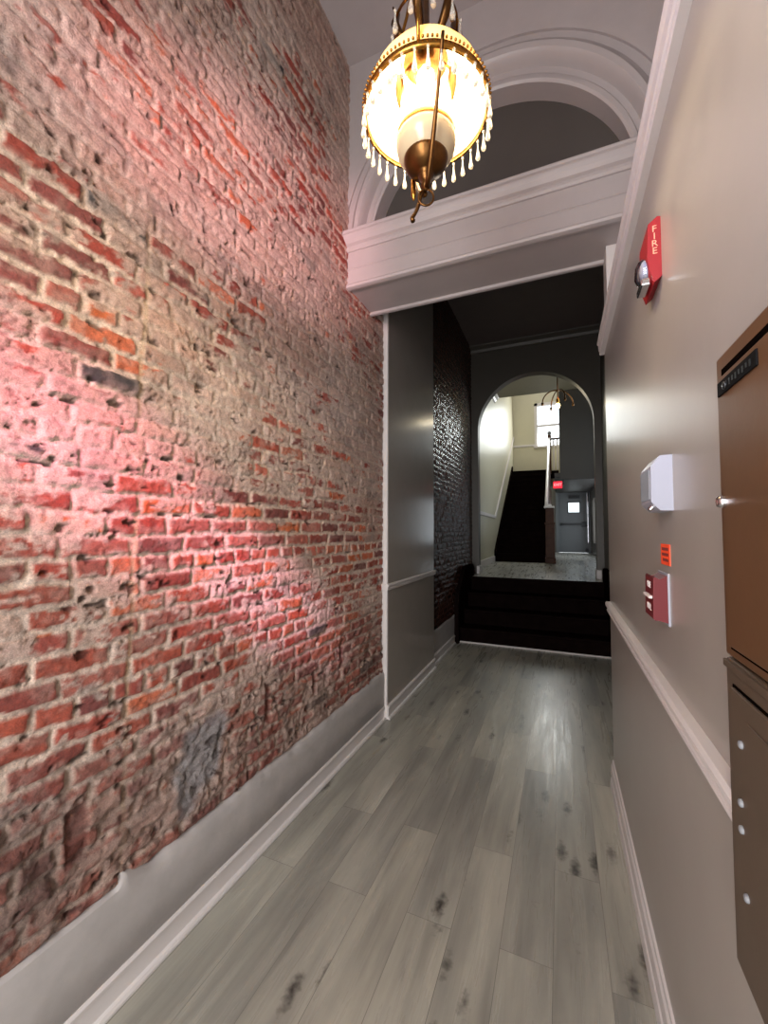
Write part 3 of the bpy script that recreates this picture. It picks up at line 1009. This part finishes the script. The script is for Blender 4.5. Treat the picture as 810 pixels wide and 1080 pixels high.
# crystal drops
drop = MB().lathe([(.0, 0), (.0024, -.002), (.0026, -.012), (.0032, -.022), (.0058, -.036), (.0072, -.044), (.0060, -.050), (.0, -.054)], (0, 0, 0), 8, smooth=False)
drop.lathe([(0, .0125), (.003, .010), (.0042, .007), (.003, .003), (0, .001)], (0, 0, 0), 8, smooth=False)
proto = drop.build('crystal_drop', M['crystal'], lp, )
# build() placed the drop relative to the lamp; recentre its mesh on its own hook
proto.data.transform(Matrix.Translation(Vector(lp['_w'])))
lw = Vector(lp['_w'])
spots = [(LX + .178 * math.cos(2 * PI * (k + .3) / 34), LY + .178 * math.sin(2 * PI * (k + .3) / 34), LZ - .017) for k in range(34)]
spots += [(LX + .098 * math.cos(2 * PI * k / 10 + .2), LY + .098 * math.sin(2 * PI * k / 10 + .2), LZ + .258) for k in range(10)]
for k, p in enumerate(spots):
    d = proto if k == 0 else proto.copy()
    if k:
        COL.objects.link(d)
    d.parent = lp
    d.location = Vector(p) - lw
    if k >= 34:
        d.scale = (1.2, 1.2, 1.1)
# crown above the shade
MB().lathe([(.067, .150), (.072, .156), (.070, .166), (.05, .176), (.03, .182), (.012, .20), (.010, .40), (.006, .62)], c0, 32).build('stem', M['dbrass'], lp)
MB().tube([(LX + .090 * math.cos(2 * PI * k / 36), LY + .090 * math.sin(2 * PI * k / 36), LZ + .262) for k in range(36)], .004, 8, closed=True).build('crown_ring', M['dbrass'], lp)
for k in range(6):
    a = 2 * PI * k / 6 + .55
    pts = [(LX + r_ * math.cos(a), LY + r_ * math.sin(a), LZ + z) for r_, z in ((.030, .185), (.055, .205), (.078, .232), (.090, .262), (.082, .292), (.096, .31))]
    MB().tube(pts, [.006, .010, .013, .012, .007, .003], 8).build('crown_leaf', M['dbrass'], lp)
for k in range(3):
    a = -PI / 2 + .2 + 2 * PI * k / 3
    pts = [(LX + r_ * math.cos(a), LY + r_ * math.sin(a), LZ + z) for r_, z in ((.176, .012), (.186, .07), (.165, .16), (.120, .25), (.070, .36), (.03, .50), (.012, .62))]
    MB().tube(pts, .0048, 8).build('hanging_rod', M['brass'], lp)
# chain to the ceiling
ch = MB()
z = LZ + .62
k = 0
while z < ZC - .05:
    pts = []
    for j in range(10):
        a = 2 * PI * j / 10
        off = .011 * math.cos(a)
        pts.append((LX + (off if k % 2 else 0), LY + (0 if k % 2 else off), z + .024 * math.sin(a)))
    ch.tube(pts, .003, 6, closed=True)
    z += .038
    k += 1
ch.build('chain', M['dbrass'], lp)
MB().lathe([(0, 0), (.07, 0), (.066, -.02), (.03, -.045), (.008, -.06), (0, -.06)], (LX, LY, ZC), 28).build('ceiling_rose', M['brass'], lp)
# font bowl, its brass holder, arms to the rim
fz = LZ - .085
MB().lathe([(.0, .060), (.035, .062), (.062, .052), (.080, .028), (.086, .0), (.080, -.028), (.062, -.050), (.04, -.06), (0, -.062)], (LX, LY, fz), 40).build('font_bowl', M['font'], lp)
MB().lathe([(.0805, .030), (.0835, .026), (.0865, .014), (.0855, .010)], (LX, LY, fz), 40).build('gilt_line', M['brass'], lp)
MB().lathe([(.060, -.040), (.064, -.046), (.062, -.056), (.056, -.068), (.044, -.080), (.028, -.088), (.020, -.092), (.022, -.098), (.016, -.106), (.012, -.118), (.016, -.124), (.008, -.136), (0, -.140)], (LX, LY, fz), 36).build('font_holder', M['dbrass'], lp)
for k, a0 in enumerate((-PI / 2 + .52, PI / 2 + .52)):
    pts = []
    for j in range(15):
        t = j / 14
        r_ = .180 * (1 - t) ** .8 + .012
        zz_ = LZ + .012 - .235 * t ** 1.05 - .012 * math.sin(t * PI)
        pts.append((LX + r_ * math.cos(a0), LY + r_ * math.sin(a0), zz_))
    MB().tube(pts, [.0045 + .003 * (j / 14) for j in range(15)], 8).build('arm', M['dbrass'], lp)
# pull ring under the holder
pts = [(LX + .02 * math.cos(2 * PI * j / 16), LY + .008 * math.cos(2 * PI * j / 16), fz - .158 + .024 * math.sin(2 * PI * j / 16)) for j in range(16)]
MB().tube(pts, .0032, 8, closed=True).build('pull_ring', M['dbrass'], lp)
pts = [(LX - .006, LY, fz - .13), (LX - .018, LY, fz - .16), (LX - .024, LY - .004, fz - .185), (LX - .032, LY - .004, fz - .20), (LX - .040, LY - .006, fz - .212), (LX - .036, LY - .008, fz - .222)]
MB().tube(pts, [.005, .0055, .0055, .005, .006, .007], 8).build('hook', M['dbrass'], lp)
pts = [(LX - .052, LY + .03, LZ - .125), (LX - .048, LY + .028, LZ - .165), (LX - .046, LY + .026, LZ - .20), (LX - .045, LY + .025, LZ - .218)]
MB().tube(pts, [.003, .007, .0085, .003], 8).build('pendant_drop', M['brass'], lp)
# burner with three candle sockets and a bulb
for k in range(2):
    a = PI * k + .25
    x, y = LX + .075 * math.cos(a), LY + .075 * math.sin(a)
    MB().lathe([(.008, .045), (.011, .03), (.014, .01), (.012, -.012), (.007, -.035), (.003, -.048), (0, -.05)], (x, y, LZ + .085), 16).tube([(x, y, LZ + .12), (LX + .04 * math.cos(a), LY + .04 * math.sin(a), LZ + .16)], .006, 8).build('candle_socket', M['dbrass'], lp)
MB().lathe([(.010, .03), (.015, .02), (.024, .006), (.025, -.008), (.018, -.022), (0, -.028)], (LX, LY, LZ + .115), 24).build('bulb', M['bulb'], lp)

# ------------------------------------------------------------------ devices on the right wall
# strobe
fa = thing('alarm_strobe', (XR, 1.31, 2.20), 'red horn strobe with clear lens high on the right wall', 'fire alarm')
MB().extr([(XR + .002, 2.375), (.262, 2.378), (.240, 2.360), (.236, 2.265), (.242, 2.225), (.252, 2.192), (.268, 2.205), (XR + .002, 2.21)], 'y', 1.312, 1.44).build('housing', M['red'], fa)
mb = MB()
mb.lathe([(.036, -.006), (.036, .010), (.031, .019), (.018, .025), (0, .026)], (.239, 1.362, 2.250), 24, (-1, 0, 0))
mb.build('lens', M['lens'], fa)
MB().lathe([(.033, -.004), (.033, .006), (.026, .011), (.014, .014), (0, .015)], (.239, 1.362, 2.250), 24, (-1, 0, 0)).build('reflector', M['plast'], fa)
MB().box(.222, .246, 1.325, 1.40, 2.196, 2.216, .004).build('lens_clip', M['chrome'], fa)
for k, ch_ in enumerate('FIRE'):
    text('lettering', ch_, .026, M['letter'], fa, (Vector((1, 0, 0)), Vector((0, 0, 1)), Vector((0, -1, 0))), (.2545, 1.3118, 2.343 - .021 * k))

# white sounder box
wb = thing('sounder_box', (XR, 1.35, 1.55), 'white wall box with grey grille above the orange sticker', 'wall box')
MB().extr([(XR + .002, 1.701), (.243, 1.700), (.224, 1.676), (.222, 1.672), (.221, 1.580), (.223, 1.576), (.241, 1.556), (XR + .002, 1.555)], 'y', 1.262, 1.405).build('housing', M['plast'], wb)
mb = MB()
for k in range(9):
    y = 1.276 + .0135 * k
    mb.box(.2185, .2225, y, y + .009, 1.586, 1.664)
mb.build('grille', M['grille'], wb)
MB().lathe([(.006, 0), (.006, .010), (.004, .013), (0, .013)], (.231, 1.30, 1.567), 12, (-.7, 0, -.7)).build('button', M['chrome'], wb)

# orange sticker
sk = thing('notice_sticker', (XR, 1.365, 1.405), 'small fluorescent orange sticker between white box and red pull station', 'sticker')
MB().box(.2682, .2702, 1.312, 1.415, 1.408, 1.466, .0004).build('paper', M['sticker'], sk)
mb = MB()
for z, a, b in ((1.452, 1.325, 1.395), (1.437, 1.325, 1.40), (1.422, 1.325, 1.385)):
    y = a
    while y < b:
        mb.box(.2676, .2684, y, y + .006, z - .004, z + .004)
        y += .0085
mb.build('print', M['ink'], sk)

# manual pull station
ps = thing('pull_station', (XR, 1.39, 1.248), 'dark red manual pull station below the orange sticker', 'pull station')
MB().box(.2655, XR + .001, 1.328, 1.45, 1.245, 1.386, .001).build('back_plate', M['plast'], ps)['label'] = 'pale back plate'
MB().extr([(.2660, 1.380), (.248, 1.370), (.236, 1.377), (.233, 1.372), (.231, 1.262), (.236, 1.258), (.244, 1.258), (.266, 1.252)], 'y', 1.332, 1.444).build('housing', M['darkred'], ps)
MB().box(.224, .234, 1.345, 1.43, 1.315, 1.323, .002).build('pull_handle', M['wletter'], ps)['label'] = 'white pull handle'
R_ = (Vector((0, -1, 0)), Vector((0, 0, 1)), Vector((-1, 0, 0)))
text('lettering', 'FIRE', .026, M['wletter'], ps, R_, (.2320, 1.388, 1.350))
text('lettering', 'PULL', .026, M['wletter'], ps, R_, (.2312, 1.388, 1.288))

# ------------------------------------------------------------------ metal cabinets on the right wall
XP = .24
pu = thing('meter_cabinet', (XR, .6, 1.305), 'brown metal cabinet on the right wall, upper of the two', 'cabinet')
MB().box(XP + .003, XR + .01, .34, .835, 1.305, 1.785, .004).build('body', M['brown_up'], pu)
MB().box(XP - .0005, XP + .006, .37, .801, 1.320, 1.758, .001).build('door_gap_shade', M['gap'], pu)
dm = MB()
dm.box(XP - .004, XP + .004, .372, .798, 1.325, 1.744, .002)
dd = dm.build('door', M['brown_up'], pu)
MB().box(XP - .0065, XP - .0035, .660, .800, 1.713, 1.735, .0008).build('name_plate', M['blackpl'], dd)['label'] = 'black name plate'
mb = MB()
for k in range(9):
    y = .675 + .012 * k
    mb.box(XP - .0070, XP - .0063, y, y + .005, 1.719 + .002 * (k % 2), 1.728)
mb.lathe([(.006, 0), (.006, .002), (0, .003)], (XP - .0065, .768, 1.723), 10, (-1, 0, 0))
mb.build('plate_mark', M['dsteel'], dd)
MB().lathe([(.010, 0), (.010, .004), (.0085, .009), (.006, .010), (.005, .007), (0, .007)], (XP - .004, .793, 1.547), 18, (-1, 0, 0)).build('lock', M['chrome'], dd)['label'] = 'round metal lock'
pl_ = thing('breaker_panel', (XR, .6, .84), 'dull brown panel with screws below the brown cabinet, lower of the two', 'cabinet')
MB().box(XP + .001, XR + .01, .34, .83, .84, 1.302, .004).build('body', M['brown_low'], pl_)
MB().box(XP - .003, XP + .0015, .34, .829, 1.288, 1.299, .001).build('top_flange', M['brown_low'], pl_)
MB().box(XP - .0005, XP + .002, .34, .800, .866, 1.268, .0005).build('door_gap_shade', M['gap'], pl_)
d2 = MB().box(XP - .005, XP + .003, .34, .796, .870, 1.264, .002).build('door', M['brown_low'], pl_)
MB().box(XP - .0075, XP - .004, .34, .735, .90, 1.235, .002).build('raised_field', M['brown_low'], d2)
for (y, z) in ((.757, 1.195), (.765, 1.072), (.764, 1.11), (.755, .985)):
    MB().lathe([(.0058, 0), (.0055, .003), (.003, .0045), (0, .0045)], (XP - .005, y, z), 12, (-1, 0, 0)).build('screw', M['grille'], d2)

# ------------------------------------------------------------------ light
def area(name, loc, direction, sx, sy, power, col, spread=180):
    l = bpy.data.lights.new(name, 'AREA')
    l.shape = 'RECTANGLE'
    l.size, l.size_y = sx, sy
    l.energy = power
    l.color = col
    l.spread = math.radians(spread)
    o = bpy.data.objects.new(name, l)
    COL.objects.link(o)
    o.location = loc
    o.rotation_euler = Vector(direction).to_track_quat('-Z', 'Z').to_euler()
    return o


def spot(name, loc, target, power, col, angle, blend=1., radius=.08):
    l = bpy.data.lights.new(name, 'SPOT')
    l.energy = power
    l.color = col
    l.spot_size = math.radians(angle)
    l.spot_blend = blend
    l.shadow_soft_size = radius
    o = bpy.data.objects.new(name, l)
    COL.objects.link(o)
    o.location = loc
    o.rotation_euler = (Vector(target) - Vector(loc)).to_track_quat('-Z', 'Y').to_euler()
    return o


area('entrance_daylight', (-.52, YB + .02, 1.75), (0, 1, -.03), .92, 3.2, 104, (1, .975, .965))
# sun through the coloured glass of the entrance transom
spot('coloured_glass_pink', (-.15, YB + .15, 3.0), (XL, .62, 1.84), 430, (1, .24, .46), 15, 1, .06)
spot('coloured_glass_rose', (-.15, YB + .15, 3.0), (XL, 1.02, 1.58), 600, (1, .27, .42), 15, 1, .06)
spot('coloured_glass_lilac', (-.15, YB + .15, 3.0), (XL, 1.66, 1.19), 900, (1, .52, .76), 10, 1, .05)
spot('coloured_glass_blush', (-.05, YB + .15, 2.2), (XL, 1.55, 3.12), 720, (1, .50, .54), 23, 1, .12)
spot('coloured_glass_amber', (.0, YB + .15, 2.5), (XL, .85, 2.3), 200, (1, .78, .50), 20, 1, .1)
spot('coloured_glass_blue', (-.9, YB + .15, 2.6), (XR, .70, 2.35), 170, (.60, .62, 1), 40, 1, .1)

l = bpy.data.lights.new('lamp_light', 'POINT')
l.energy = 26
l.color = (1, .83, .56)
l.shadow_soft_size = .03
o = bpy.data.objects.new('lamp_light', l)
COL.objects.link(o)
o.location = (LX, LY, LZ + .075)
l = bpy.data.lights.new('hall_lamp_light', 'POINT')
l.energy = 5
l.color = (1, .85, .6)
l.shadow_soft_size = .05
o = bpy.data.objects.new('hall_lamp_light', l)
COL.objects.link(o)
o.location = (0, 8.5, 3.85)
area('stair_window_daylight', (-.27, YW - .08, 5.02), (-.05, -1, -.2), .75, 1.35, 60, (.96, 1, .97))
area('stairwell_skylight', (-.3, 12.4, ZT - .03), (0, .05, -1), 1.4, 2.5, 75, (1, .98, .9))
area('side_window_daylight', (.925, 9.1, 3.65), (-1, .5, .0), 1.85, 1.8, 12, (.80, .95, 1))
area('side_opening_daylight', (1.0, 12.6, 1.45), (-1, 0, -1.1), 2.6, .5, 8, (.72, .86, 1))

wd = bpy.data.worlds.new('sky')
S.world = wd
wd.use_nodes = True
bg = wd.node_tree.nodes['Background']
bg.inputs['Color'].default_value = (.88, .95, 1, 1)
bg.inputs['Strength'].default_value = 2.2

# ------------------------------------------------------------------ camera
yaw, pitch, roll = -0.404754, 0.0463816, 0.0029149
fwd = Vector((math.sin(yaw) * math.cos(pitch), math.cos(yaw) * math.cos(pitch), math.sin(pitch)))
right = Vector((math.cos(yaw), -math.sin(yaw), 0))
up = right.cross(fwd)
r2 = right * math.cos(roll) + up * math.sin(roll)
u2 = -right * math.sin(roll) + up * math.cos(roll)
cd = bpy.data.cameras.new('camera')
cam = bpy.data.objects.new('camera', cd)
COL.objects.link(cam)
mw = Matrix((r2, u2, -fwd)).transposed().to_4x4()
mw.translation = Vector((0, 0, 1.5))
cam.matrix_world = mw
cd.sensor_fit = 'VERTICAL'
cd.sensor_height = 36
cd.lens = 432.8 * 36 / 1080
cd.clip_start = .02
S.camera = cam

S.view_settings.view_transform = 'Standard'
S.view_settings.look = 'None'
S.view_settings.gamma = 1
S.view_settings.use_curve_mapping = False
S.view_settings.exposure = 0
for o in bpy.data.objects:
    if '_w' in o:
        del o['_w']
